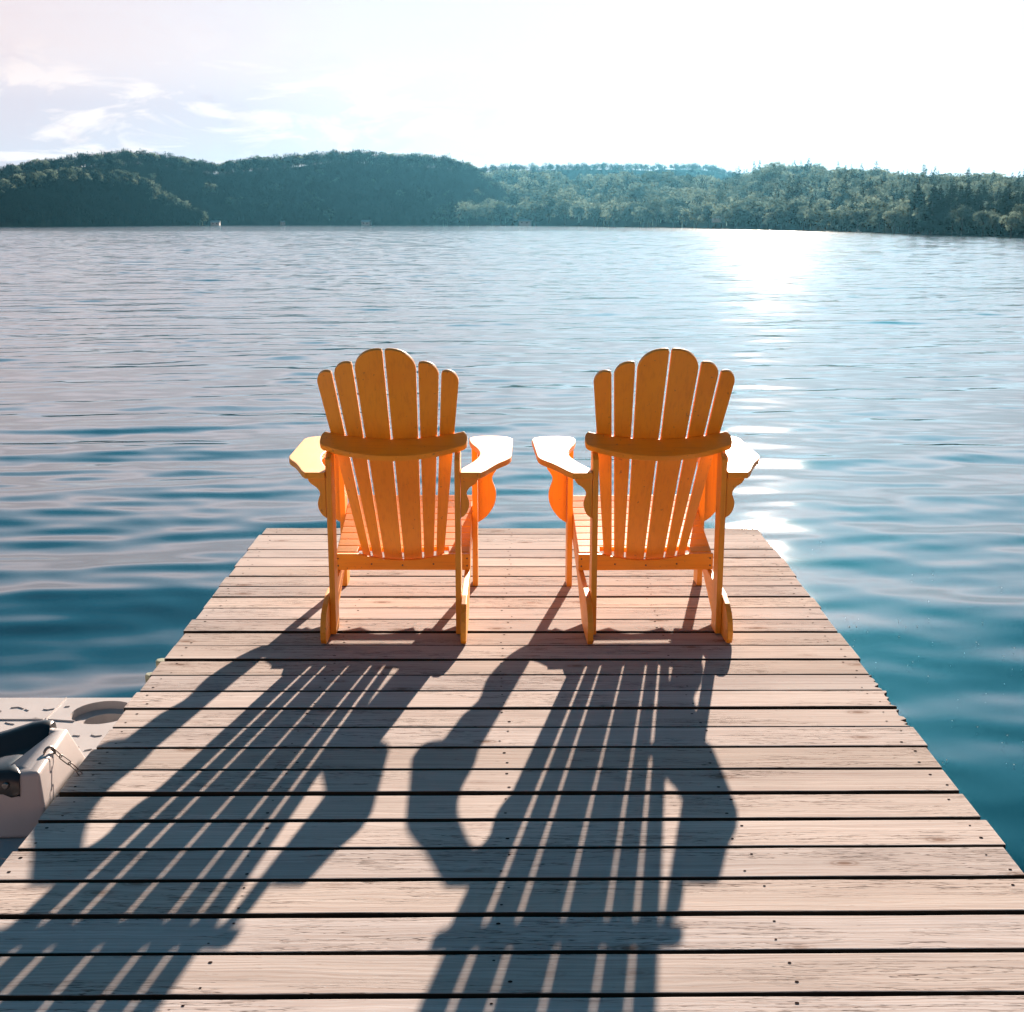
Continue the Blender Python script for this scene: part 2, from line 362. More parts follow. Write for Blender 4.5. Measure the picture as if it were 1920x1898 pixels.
def crown_faces(kind, n, seed):
    """leaf-clump triangles of a unit tree: height 1, crown radius about .38"""
    r = np.random.default_rng(seed); T = []
    lobes = []
    if kind == 'conifer':
        for i in range(n):
            z = r.uniform(.05, 1); rad = (.23*(1-z)+.015)*(.7+.3*abs(math.sin(z*38)))
            a = r.uniform(0, 6.283); p = np.array([math.cos(a)*rad*r.uniform(.5, 1), math.sin(a)*rad*r.uniform(.5, 1), z])
            s = .055*(1.3-z); q = r.normal(0, 1, (3, 3))*s*np.array([1, 1, .55]); T.append(p+q)
    else:
        nl = r.integers(4, 8)
        for i in range(nl):
            a = r.uniform(0, 6.283); rr = r.uniform(0, .27); z = r.uniform(.42, .84)-1.6*rr*rr
            lobes.append((math.cos(a)*rr, math.sin(a)*rr, z-.05, r.uniform(.17, .27)))
        for i in range(n):
            l = lobes[r.integers(0, nl)]; v = r.normal(0, 1, 3); v /= np.linalg.norm(v)
            if v[2] < -.3: v[2] *= -1
            p = np.array(l[:3])+v*l[3]*r.uniform(.75, 1.08)*np.array([1, 1, .9])
            q = r.normal(0, 1, (3, 3))*(.035 if kind == 'broad' else .026)
            if kind == 'bare': q[:, 2] *= 2.2; q[:, :2] *= .5
            T.append(p+q)
        if kind == 'bare':
            for i in range(16):
                a = r.uniform(0, 6.28); b_ = r.uniform(0, .22); p0 = np.array([0, 0, r.uniform(.0, .35)]); p1 = np.array([math.cos(a)*b_*1.3, math.sin(a)*b_*1.3, r.uniform(.6, .95)])
                w_ = np.array([.012, 0, 0]); T.append(np.array([p0-w_, p0+w_, p1]))
        else:
            for w_ in (np.array([.02, 0, 0]), np.array([0, .02, 0])): T.append(np.array([[0, 0, -.05]-w_, [0, 0, -.05]+w_, [0, 0, .6]]))
    return np.array(T)
UNITS = {k: [crown_faces(k, n, 40+i) for i in range(6)] for k, n in (('broad', 420), ('bare', 260), ('conifer', 200))}
def mesh_tris(name, T, tint, mats, parent=None):
    V = T.reshape(-1, 3).astype('f'); nT = len(T); me = bpy.data.meshes.new(name)
    me.vertices.add(len(V)); me.vertices.foreach_set('co', V.ravel())
    me.loops.add(len(V)); me.loops.foreach_set('vertex_index', np.arange(len(V), dtype='i'))
    me.polygons.add(nT); me.polygons.foreach_set('loop_start', np.arange(0, len(V), 3, dtype='i'))
    me.update(calc_edges=True)
    a = me.attributes.new('tint', 'FLOAT', 'FACE'); a.data.foreach_set('value', np.asarray(tint, 'f'))
    return link(name, me, mats, parent)
def forest(rg, kind_fn, size_fn, count, mats, t_lo=0.0, t_hi=1.06, seed=1):
    r = np.random.default_rng(seed); acc = {k: ([], []) for k in mats}
    xs = []; 
    for i in range(count):
        # even over the ground: sample column by width weight, depth uniformly
        X = r.uniform(rg['x0']+10, rg['x1']-10) if i % 3 == 0 else r.uniform(max(rg['x0'], -160), min(rg['x1'], 2080))
        t = r.uniform(t_lo, t_hi) if i % 5 else r.uniform(.93, 1.08)
        p = ridge_point(rg, X, t); kd = kind_fn(r, X, t)
        hgt = size_fn(X, t)*r.uniform(.7, 1.3)*(1.25 if kd == 'conifer' else 1)
        U = UNITS[kd][r.integers(0, 6)]; a = r.uniform(0, 6.283); ca, sa = math.cos(a), math.sin(a)
        W = U*np.array([hgt, hgt, hgt])*np.array([r.uniform(.9, 1.35)]*2+[1])
        W = np.stack([W[..., 0]*ca-W[..., 1]*sa, W[..., 0]*sa+W[..., 1]*ca, W[..., 2]], -1)+np.array(p)
        acc[kd][0].append(W); acc[kd][1].append(np.full(len(W), r.random()))
    return acc
def build_forest(label, *args, **kw):
    acc = forest(*args, **kw); first = None
    names = {'broad': 'broadleaf_forest', 'bare': 'leafless_forest', 'conifer': 'conifer_forest'}
    mats = {'broad': M_BROAD, 'bare': M_BARE, 'conifer': M_CONIF}
    for k, (W, T) in acc.items():
        if not W: continue
        o = mesh_tris(names[k], np.concatenate(W), np.concatenate(T), mats[k])
        tag(o, label % {'broad': 'leafy trees', 'bare': 'leafless trees', 'conifer': 'conifers'}[k], 'forest', kind='stuff')
K = ('broad', 'bare', 'conifer')
px = lambda n: (lambda X, t: n)
def sz(rg, pxh): return lambda X, t: pxh/2360*(rg['foot'](X)+(rg['top'](X)-rg['foot'](X))*t)
build_forest('dark wood of %s covering the long left hill', RIDGES['main'], lambda r, X, t: 'bare' if r.random() < .97-.25*(t > .93) else 'broad', sz(RIDGES['main'], 22), 5200, K, seed=2)
build_forest('wood of %s on the low ridge at the far left shore', RIDGES['left'], lambda r, X, t: 'broad' if (t > .9 or (X > 285 and t > .6)) and r.random() < .45 else 'bare', sz(RIDGES['left'], 24), 1900, K, seed=3)  # pale leafy crowns along the crest stand in for its light rim
build_forest('distant wood of %s on the flat-topped hill', RIDGES['far'], lambda r, X, t: 'broad' if r.random() < .06 else 'bare', sz(RIDGES['far'], 12), 2600, K, seed=4)
build_forest('pale wood of %s on the middle slope', RIDGES['middle'], lambda r, X, t: 'broad' if r.random() < .8 else ('bare' if r.random() < .7 else 'conifer'), sz(RIDGES['middle'], 33), 1000, K, seed=5)
build_forest('wood of %s on the near right hill', RIDGES['right'], lambda r, X, t: ('conifer' if r.random() < (.15+.5*(t < .45)*(X > 1700)) else ('broad' if r.random() < .85 else 'bare')), sz(RIDGES['right'], 36), 1900, K, seed=6)

# single trees that can be told apart on the right-hand shore
def tree_proto(name, kind, seed, n):
    T = crown_faces(kind, n, seed); root = empty(name)
    bm = bmesh.new()
    tube(bm, [(0, 0, -.05), (.01, 0, .3), (-.01, .01, .62), (0, 0, .95 if kind == 'conifer' else .78)], [.03, .024, .014, .004], 7)
    if kind != 'conifer':
        rr = random.Random(seed)
        for i in range(7):
            a = rr.uniform(0, 6.28); z = rr.uniform(.3, .55)
            tube(bm, [(0, 0, z), (math.cos(a)*.12, math.sin(a)*.12, z+.13), (math.cos(a)*.24, math.sin(a)*.24, z+.26)], [.012, .008, .003], 5)
    frombm('trunk', bm, M_BARK, root)
    mesh_tris('crown', T, np.full(len(T), (seed*.37) % 1), M_CONIF if kind == 'conifer' else M_BROAD, root)
    return root
def copy_tree(o):
    c = o.copy(); COL.objects.link(c)
    for ch in o.children:
        d = ch.copy(); COL.objects.link(d); d.parent = c
    return c
protos = {'broad': [tree_proto('broadleaf_tree', 'broad', 60+i, 900) for i in range(3)], 'conifer': [tree_proto('conifer_tree', 'conifer', 70+i, 800) for i in range(2)]}
used = set()
def place_tree(kind, X, t, hpx, label, group, rgk='right'):
    rg = RIDGES[rgk]; pr = random.choice(protos[kind])
    if pr.name in used: o = copy_tree(pr)
    else: o = pr; used.add(pr.name)
    p = ridge_point(rg, X, t); d = p.y; s = hpx/2360*d
    o.location = p; o.scale = (s*random.uniform(.95, 1.15),)*2+(s,); o.rotation_euler = (0, 0, random.uniform(0, 6.28))
    tag(o, label, 'tree', group); return o
random.seed(21)
for i in range(26):
    place_tree('broad', 1430+i*20+random.uniform(-8, 8), .0+random.uniform(0, .06), random.uniform(34, 56), 'pale leafy tree at the water edge on the right shore', 'leafy trees along the right shore')
for i in range(20):
    place_tree('conifer', 1720+i*12+random.uniform(-6, 6), random.uniform(0, .16), random.uniform(60, 92), 'dark conifer at the water edge at far right', 'conifers along the right shore')
for i in range(16):
    place_tree('broad', 940+i*30+random.uniform(-10, 10), random.uniform(0, .05), random.uniform(34, 50), 'pale leafy tree at the water edge across the middle of the lake', 'leafy trees along the middle shore', 'middle')
place_tree('broad', 1372, 1.0, 26, 'lone round tree standing above the dip between the two right hills', None, 'right')
place_tree('conifer', 1476, 1.0, 26, 'small pointed conifer on the crest of the right hill', None, 'right')
for rs in protos.values():
    for o in rs:
        if o.name not in used:
            for ch in list(o.children): bpy.data.objects.remove(ch)
            bpy.data.objects.remove(o)

# small lakeside houses and boats
M_WALLW = simple('white_clapboard', (.75, .74, .72), .6, var=.05); M_ROOF = simple('grey_shingle', (.3, .3, .31), .35, var=.2)
M_GLASS = simple('dark_window_glass', (.02, .03, .04), .08)
def cottage(X, wpx, hpx, label, dz=0.0, off=-6):
    d = float(interp(SHORE, X))+off; s = d/2360; w_, h_ = wpx*s, hpx*s
    root = empty('cottage', (px2dir(X)*d, d, WZ+.15+dz*s), random.uniform(-.3, .3), label=label, cat='house')
    bm = bmesh.new(); box(bm, -w_/2, w_/2, -w_*.35, w_*.35, -.6, h_*.6, 0); frombm('wall', bm, M_WALLW, root)
    bm = prism([(-w_*.42, h_*.6), (w_*.42, h_*.6), (0, h_)], -w_*.56, w_*.56, lambda a, b, t: (t, a, b), None, 0); frombm('roof', bm, M_ROOF, root)
    for k in (-.25, .2):
        bm = bmesh.new(); box(bm, w_*(k-.07), w_*(k+.07), -w_*.35-.06, -w_*.35, h_*.22, h_*.45, 0); frombm('window', bm, M_GLASS, root)
cottage(404, 16, 8, 'small pale lakeside house below the left hill, left one of three')
cottage(530, 8, 7, 'tiny pale hut at the water under the left hill, middle one of three')
cottage(687, 16, 9, 'pale lakeside house under the left hill, right one of three')
cottage(1345, 20, 8, 'white roofed house among the trees right of the middle shore', 14, 4)
cottage(985, 22, 9, 'white house among pale trees by the middle shore', 2)
def boat(X, lpx, label):
    d = float(interp(SHORE, X))-6; s = d/2360; L = lpx*s
    root = empty('boat', (px2dir(X)*d, d, WZ), .4, label=label, cat='boat')
    bm = bmesh.new(); n = 9; rings = []
    for i in range(n):
        t = i/(n-1); hw = .16*L*math.sin(math.pi*min(.5+.5*(1-t), 1))**.7*(1 if t < .6 else (1-(t-.6)/.4)**.6+.02)
        rings.append([bm.verts.new((L*(t-.5), y, z)) for y, z in ((-hw, .16*L), (-hw*.8, 0), (0, -.05*L), (hw*.8, 0), (hw, .16*L), (0, .13*L))])
    for a, b_ in zip(rings, rings[1:]):
        for k in range(6): bm.faces.new((a[k], a[(k+1) % 6], b_[(k+1) % 6], b_[k]))
    bm.faces.new(rings[0]); bm.faces.new(rings[-1][::-1]); frombm('hull', bm, M_WALLW, root)
    bm = bmesh.new(); box(bm, -.12*L, .1*L, -.08*L, .08*L, .13*L, .3*L, .01*L); frombm('cabin', bm, M_WALLW, root)
    bm = bmesh.new(); box(bm, .1*L, .115*L, -.09*L, .09*L, .16*L, .34*L, 0); frombm('windscreen', bm, M_GLASS, root)
boat(1611, 14, 'small white boat moored at the right shore')

# ------------------------------------------------------------------ dock
dock = empty('dock', (0, 3.5, 0), label='weathered wooden dock of wide grey planks reaching into the lake', cat='dock')
def dock_boards():
    bm = bmesh.new(); lay = None
    verts, faces = [], []; rb = random.Random(4)
    Yg = 5.772; pitch = .1458; bounds = [5.895]
    y = Yg
    while y > -.4: bounds.append(y); y -= pitch
    me = bpy.data.meshes.new('deck_boards'); vals = []
    for i in range(len(bounds)-1):
        y1, y0 = bounds[i], bounds[i+1]
        gap = (.0085+.009*max(0, 1-(y1-1.5)/4.2))*rb.uniform(.8, 1.25)
        y1b = y1-(gap/2 if i else 0); y0b = y0+gap/2
        half = 1.222-.022*max(0, (5.9-y1)/3.4)
        xl, xr = -half-rb.uniform(-.007, .008), half-.004+rb.uniform(-.008, .007)
        sl = .011*max(0, 1-(y1-1.3)/3.6)
        zt = rb.uniform(-.0022, .0022); tw = rb.uniform(-.0012, .0012)
        pts = [(xl+rb.uniform(-.002, .002), y0b), ]
        nx = 14; wob = [rb.uniform(-.0013, .0013) for _ in range(nx+1)]; wob2 = [rb.uniform(-.0013, .0013) for _ in range(nx+1)]
        for k in range(1, nx): pts.append((xl+(xr-xl)*k/nx, y0b+wob[k]))
        rough = rb.random()
        splinter = 1 if 3.30 < y0 < 3.75 else 0
        pts.append((xr-.004*splinter, y0b))
        if splinter:
            for q in (.12, .2, .34, .42, .55, .63, .78, .9): pts.append((xr-rb.uniform(0, .024), y0b+(y1b-y0b)*q))
        pts.append((xr, y1b))
        for k in range(nx-1, 0, -1): pts.append((xl+(xr-xl)*k/nx, y1b+wob2[k]))
        pts.append((xl, y1b))
        own = prism(pts, -.036, 0, lambda a, b, t: (a, b+sl*a, t+zt+tw*a+(0 if t < -.01 else 0)), None, .0028, 2)
        own.verts.ensure_lookup_table(); off = len(verts)
        own.verts.index_update()
        verts += [tuple(v.co) for v in own.verts]; faces += [[off+v.index for v in f.verts] for f in own.faces]
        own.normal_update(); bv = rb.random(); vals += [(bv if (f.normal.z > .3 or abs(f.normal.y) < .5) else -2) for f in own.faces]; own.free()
        # nail heads: pairs over the joists
        for jx in (-1.165, -.62, -.02, .56, 1.155):
            for fy in (.22, .78):
                cx = jx+rb.uniform(-.02, .02); cy = y0b+(y1b-y0b)*(fy+rb.uniform(-.08, .08))+sl*cx
                off = len(verts); k = 8; rr = rb.uniform(.0022, .0040)
                if rb.random() < .04: continue
                verts += [(cx+rr*1.3*math.cos(6.283*q/k), cy+rr*math.sin(6.283*q/k), zt+tw*cx+.0009) for q in range(k)]
                faces.append([off+q for q in range(k)]); vals.append(-1)
    me.from_pydata([(a, b-3.5, c) for a, b, c in verts], [], faces); me.update()
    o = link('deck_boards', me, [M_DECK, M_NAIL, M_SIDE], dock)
    a = me.attributes.new('board', 'FLOAT', 'FACE'); a.data.foreach_set('value', vals)
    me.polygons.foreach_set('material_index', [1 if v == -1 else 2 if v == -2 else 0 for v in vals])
dock_boards()
for jx in (-1.165, -.62, -.02, .56, 1.155):
    bm = bmesh.new(); box(bm, jx-.019, jx+.019, -4.1, 2.33, -.19, -.04, .003); frombm('joist', bm, M_FRAME, dock)
bm = bmesh.new(); box(bm, -1.185, 1.175, 2.333, 2.372, -.20, -.041, .003); frombm('end_beam', bm, M_FRAME, dock)
for yy in (-3.2, -1.6, 0, 1.6):
    for xx in (-.75, .75):
        bm = bmesh.new(); box(bm, xx-.38, xx+.38, yy-.45, yy+.45, -.62, -.195, .04); frombm('float', bm, M_RUBBER, dock)
# little plastic hinge tabs on the left edge
def tab(x, y):
    bm = bmesh.new(); prism([(x+.05, y-.02), (x-.026, y-.016), (x-.040, y-.004), (x-.040, y+.016), (x-.026, y+.024), (x+.05, y+.024)], -.10, -.042, lambda a, b, t: (a, b-3.5, t), bm, .004)
    frombm('side_tab', bm, M_TAB, dock)
tab(-1.225, 3.99); tab(-1.228, 4.13)

# ------------------------------------------------------------------ chairs
def chair(loc, rz, label, lean):
    root = empty('adirondack_chair', loc, rz, label=label, cat='chair', group='wooden lounge chairs on the dock')
    xyz = lambda a, b, t: (a, b, t)
    th = R(27.9); st, ct = math.sin(th), math.cos(th)
    def backpt(x, s, n=0.0, arc=True):       # n: away from the camera (towards the lake side), along the board normal
        k = n+(x*x/(2*.68) if arc else 0)
        return Vector((x, .450-st*s+ct*k, .2+ct*s+st*k))
    # backrest
    bm = bmesh.new(); g = .0036
    def b1(s): return .077+.036*s
    def b2(s): return .122+.075*s
    def b3(s): return .161+.115*s
    def slat(lo, hi, top, drop, side, r0):
        # lo/hi inner/outer edge functions, top height on the inner side, drop how much lower the outer shoulder sits
        pts = [(lo(-.04)+g, -.04)]
        right = [(hi(-.04)-g, -.04)]+[(hi(s)-g, s) for s in (.3, .6, top-drop-.02)]
        a = hi(top-drop)-g; b = lo(top)+g+r0; wv = a-b
        arc = [(b+wv*math.cos(q), top-drop+drop*math.sin(q)) for q in np.linspace(0, math.pi/2, 10)]
        left = [(lo(top)+g, top-.008), (lo(.6)+g, .6), (lo(.3)+g, .3)]
        if r0 < .02: out = pts+right+arc+[(lo(top)+g+.003, top-.001)]+left
        else: out = pts+right+arc+left
        xc = (lo(.5)+hi(.5))/2; al = xc/.68
        def fn(a_, s, t):
            dx_ = a_-xc; X = xc+dx_*math.cos(al); nn = xc*xc/(2*.68)+dx_*math.sin(al)+t
            v = Vector((X, .450-st*s+ct*nn, .2+ct*s+st*nn)); v.x = v.x*side+lean*s; return v
        prism(out, 0, .016, fn, bm, .003)
    zero = lambda s: 0.0
    for side in (-1, 1):
        slat(zero, b1, .966, .085, side, .012)
        slat(b1, b2, .905, .060, side, .012)
        slat(b2, b3, .856, .055, side, .014)
    frombm('backrest', bm, P_Z, root)
    # curved rail behind the backrest
    s_r = .577; xs = np.linspace(-.251, .251, 21)
    inner = [(x, -(x*x)/(2*.68)+.002) for x in xs]
    outer = [(x, .102-1.0*x*x) for x in xs]
    ends = smoothpts([(.251, outer[-1][1]), (.2615, .025), (.264, .0), (.261, -.025), (.251, inner[-1][1])], 3)
    ring = outer+ends[1:-1]+inner[::-1]+[(-x, y) for x, y in ends[1:-1]][::-1]
    frombm('back_rail', prism(ring, -.012, .012, lambda a, b, t: backpt(a, s_r+t, -b, False), None, .004, 2), P_X, root)
    # seat
    bm = bmesh.new(); y0, y1, n = .443, .893, 9; pt = (y1-y0)/n
    seatz = lambda y: .2255+.245*(y-.44)+.09*(y-.44)**2
    for i in range(n):
        a, b = y0+i*pt+.002, y0+(i+1)*pt-.002
        hwid = .259
        if i == 0:
            cut = [(x, .452+.022+x*x/(1.36)) for x in np.linspace(.172, -.172, 13)]
            out = [(-hwid, a), (-.176, a), (-.175, .45)]+cut[::-1]+[(.175, .45), (.176, a), (hwid, a), (hwid, b), (-hwid, b)]
            cut_ok = [(-hwid, a), (-.178, a)]+[(x, min(.471+x*x/1.36, b-.006)) for x in np.linspace(-.174, .174, 13)]+[(.178, a), (hwid, a), (hwid, b), (-hwid, b)]
            out = cut_ok
        else: out = [(-hwid, a), (hwid, a), (hwid, b), (-hwid, b)]
        z_ = seatz((a+b)/2); sl = (seatz(b)-seatz(a))/(b-a)
        prism(out, -.018, 0, lambda a_, b_, t, z_=z_, sl=sl, m=(a+b)/2: (a_, b_, z_+sl*(b_-m)+t), bm, .0028)
    frombm('seat', bm, P_X, root)
    # front apron with scalloped lower edge
    bot = []
    for x in np.linspace(-.2, .2, 33):
        ph = (x % .2)/.2; bot.append((float(x), .239+.020*math.sin(math.pi*ph)**.9 if .001 < ph < .999 else .239))
    out = [(-.259, .262)]+[(-.215, .252)]+bot+[(.215, .252), (.259, .262), (.259, .280), (-.259, .280)]
    frombm('apron', prism(out, .862, .880, lambda a, b, t: (a, t, b), None, .0025), P_X, root)
    bm = bmesh.new(); prism([(-.259, .301), (.259, .301), (.259, .322), (-.259, .322)], .880, .896, lambda a, b, t: (a, t, b), bm, .004); frombm('seat_front_edge', bm, P_X, root)
    # rear cross board with scooped top
    out = [(-.262, .160), (.262, .160), (.262, .225), (.178, .225)]+[(x, .2005+.0245*(x/.17)**2) for x in np.linspace(.165, -.165, 15)]+[(-.178, .225), (-.262, .225)]
    frombm('cross_board', prism(out, .418, .438, lambda a, b, t: (a, t, b), None, .003), P_X, root)
    for sx_, sz_ in ((-.25, .178), (-.25, .207), (.25, .178), (.25, .207), (-.12, .185), (.0, .180), (.12, .185)):
        bm = bmesh.new(); bmesh.ops.create_cone(bm, cap_ends=True, segments=10, radius1=.0036, radius2=.003, depth=.003)
        bmesh.ops.rotate(bm, verts=bm.verts, matrix=Matrix.Rotation(math.pi/2, 3, 'X')); bmesh.ops.translate(bm, verts=bm.verts, vec=(sx_, .4175, sz_)); frombm('screw_head', bm, M_SCREW, root)
    # stringers
    so = [(.03, 0), (.255, 0), (.36, .052), (.50, .118), (.68, .178), (.862, .238), (.862, .300), (.78, seatz(.78)-.021), (.62, seatz(.62)-.021), (.445, seatz(.445)-.021), (.4405, .158), (.41, .158),
          (.30, .152), (.20, .152), (.13, .148), (.07, .133), (.03, .112), (.008, .085), (-.004, .05), (-.002, .02), (.012, .003)]
    for sx in (-1, 1):
        frombm('side_rail', prism(so, .240, .260, lambda a, b, t: (sx*t, a, b), None, .003), P_Y, root)
        # front leg
        lg = [(.735, 0), (.822, 0), (.822, .587), (.735, .587)]
        frombm('leg', prism(lg, .2605, .2825, lambda a, b, t: (sx*t, a, b), None, .003), P_Z, root)
        ps = [(.112, .004), (.198, .004), (.198, .700), (.112, .655)]
        frombm('rear_post', prism(ps, .219, .2395, lambda a, b, t: (sx*t, a, b), None, .003), P_Z, root)
        arm = smoothpts([(.334, .14), (.352, .195), (.38, .275), (.406, .33), (.424, .375), (.432, .42)], 3)+[(.438, .79)]+smoothpts([(.428, .825), (.395, .856), (.331, .868), (.282, .855), (.254, .825), (.251, .77), (.264, .68), (.288, .59), (.303, .50), (.303, .42), (.290, .34), (.270, .26), (.250, .20), (.241, .165)], 3)+[(.241, .100), (.316, .100)]
        frombm('arm', prism(arm, .588, .611, lambda a, b, t: (sx*(.241+(a-.241)*.945), b, t), None, .004, 3), P_Y, root)
        fb = [(.284, .5875), (.375, .5875), (.368, .52)]+smoothpts([(.365, .493), (.346, .464), (.343, .443), (.352, .417), (.358, .392), (.357, .362), (.348, .333), (.330, .304), (.311, .283), (.284, .265)], 3)
        frombm('arm_bracket', prism(fb, .765, .784, lambda a, b, t: (sx*a, t, b), None, .003), P_Z, root)
        rb_ = [(.2405, .5875), (.303, .5875), (.303, .580)]+smoothpts([(.294, .567), (.275, .554), (.265, .541), (.262, .528), (.267, .512), (.271, .493), (.267, .471), (.256, .452), (.2405, .440)], 3)
        frombm('arm_bracket', prism(rb_, .116, .134, lambda a, b, t: (sx*a, t, b), None, .003), P_Z, root)
    return root
chair((-.424, 4.16, .0015), 0, 'orange slatted chair on the left, nearer the small plastic float', -.012)
chair((.530, 4.16, .0015), R(1.6), 'orange slatted chair on the right, facing the sun glitter', .007)

# ------------------------------------------------------------------ plastic float with bow stop beside the dock
pf = empty('plastic_float', (-1.9, 3.0, -.08), label='beige plastic watercraft float moored along the left side of the dock', cat='float')
O = Vector((-1.9, 3.0, -.08))
def float_deck():
    bm = bmesh.new()
    xe = -1.226; outline = [(-3.2, .6), (xe, .6)]
    for yn in (1.05, 1.55, 2.05, 2.47, 2.70):      # connection pockets in the rim
        outline += [(xe, yn-.045), (xe-.042, yn-.03), (xe-.05, yn+.04), (xe, yn+.055)]
    outline += [(xe, 3.84), (xe-.02, 3.87), (-3.2, 3.87)]
    hole = [(-1.335+.1*math.cos(a), 3.745+.098*math.sin(a)) for a in np.linspace(0, 2*math.pi, 41)[:-1]]
    loops = []
    def mk(pts, z): return [bm.verts.new((x-O.x, y-O.y, z)) for x, y in pts]
    L0, L1 = mk(outline, 0), mk(hole, 0); es = []
    for L in (L0, L1): es += [bm.edges.new((L[i], L[(i+1) % len(L)])) for i in range(len(L))]
    bmesh.ops.triangle_fill(bm, use_beauty=True, use_dissolve=False, edges=es)
    B0 = mk(outline, -.4)
    for i in range(len(L0)): j = (i+1) % len(L0); bm.faces.new((L0[i], L0[j], B0[j], B0[i]))
    # stepped round pocket
    h1 = mk(hole, -.028); h2 = mk([(-1.322+.074*math.cos(a), 3.735+.068*math.sin(a)) for a in np.linspace(0, 2*math.pi, 41)[:-1]], -.029)
    h3 = mk([(-1.322+.070*math.cos(a), 3.735+.064*math.sin(a)) for a in np.linspace(0, 2*math.pi, 41)[:-1]], -.12)
    for A, B in ((L1, h1), (h1, h2), (h2, h3)):
        for i in range(40): j = (i+1) % 40; bm.faces.new((A[i], A[j], B[j], B[i]))
    bm.faces.new(h3)
    bmesh.ops.recalc_face_normals(bm, faces=bm.faces)
    # raised tread lines and panel joints
    rr = random.Random(3)
    def rib(p, q, w_=.0035, h_=.0030):
        d = Vector((q[0]-p[0], q[1]-p[1], 0)); L = d.length; d.normalize(); nrm = Vector((-d.y, d.x, 0))*w_/2
        a, b = Vector((p[0]-O.x, p[1]-O.y, .0002)), Vector((q[0]-O.x, q[1]-O.y, .0002)); up = Vector((0, 0, h_))
        v = [bm.verts.new(k) for k in (a-nrm, a+nrm, b+nrm, b-nrm, a-nrm*.5+up, a+nrm*.5+up, b+nrm*.5+up, b-nrm*.5+up)]
        for f in ((4, 5, 6, 7), (0, 1, 5, 4), (1, 2, 6, 5), (2, 3, 7, 6), (3, 0, 4, 7)): bm.faces.new([v[k] for k in f])
    for ix in range(34):
        for iy in range(30):
            x, y = -3.1+ix*.055+rr.uniform(-.01, .01)+(iy % 2)*.027, .7+iy*.106+rr.uniform(-.02, .02)
            if x > -1.27 or math.hypot(x+1.335, y-3.745) < .14: continue
            if rr.random() < .12: continue
            pts = [(x, y)]
            for k in range(rr.choice((1, 2, 2))): pts.append((pts[-1][0]+rr.uniform(.012, .024), pts[-1][1]+rr.choice((-1, 1))*rr.uniform(.004, .014)))
            for p, q in zip(pts, pts[1:]): rib(p, q)
    rib((-3.2, 3.687), (-1.505, 3.682), .006, .004); rib((-1.49, 3.682), (-1.40, 3.668), .005, .004)
    rib((-1.497, 3.868), (-1.50, 3.69), .004, .003); rib((-1.50, 3.67), (-1.52, 2.6), .004, .003)
    rib((-3.2, 2.80), (-1.30, 2.79), .010, .006)
    for yy in np.arange(.65, 3.6, .4): rib((xe-.02, yy), (xe-.02, yy+.38), .012, .005)
    me = bpy.data.meshes.new('deck'); bm.to_mesh(me); bm.free(); link('deck', me, M_PLASTIC, pf)
float_deck()
def L(x, y, z): return Vector((x, y, z))-O
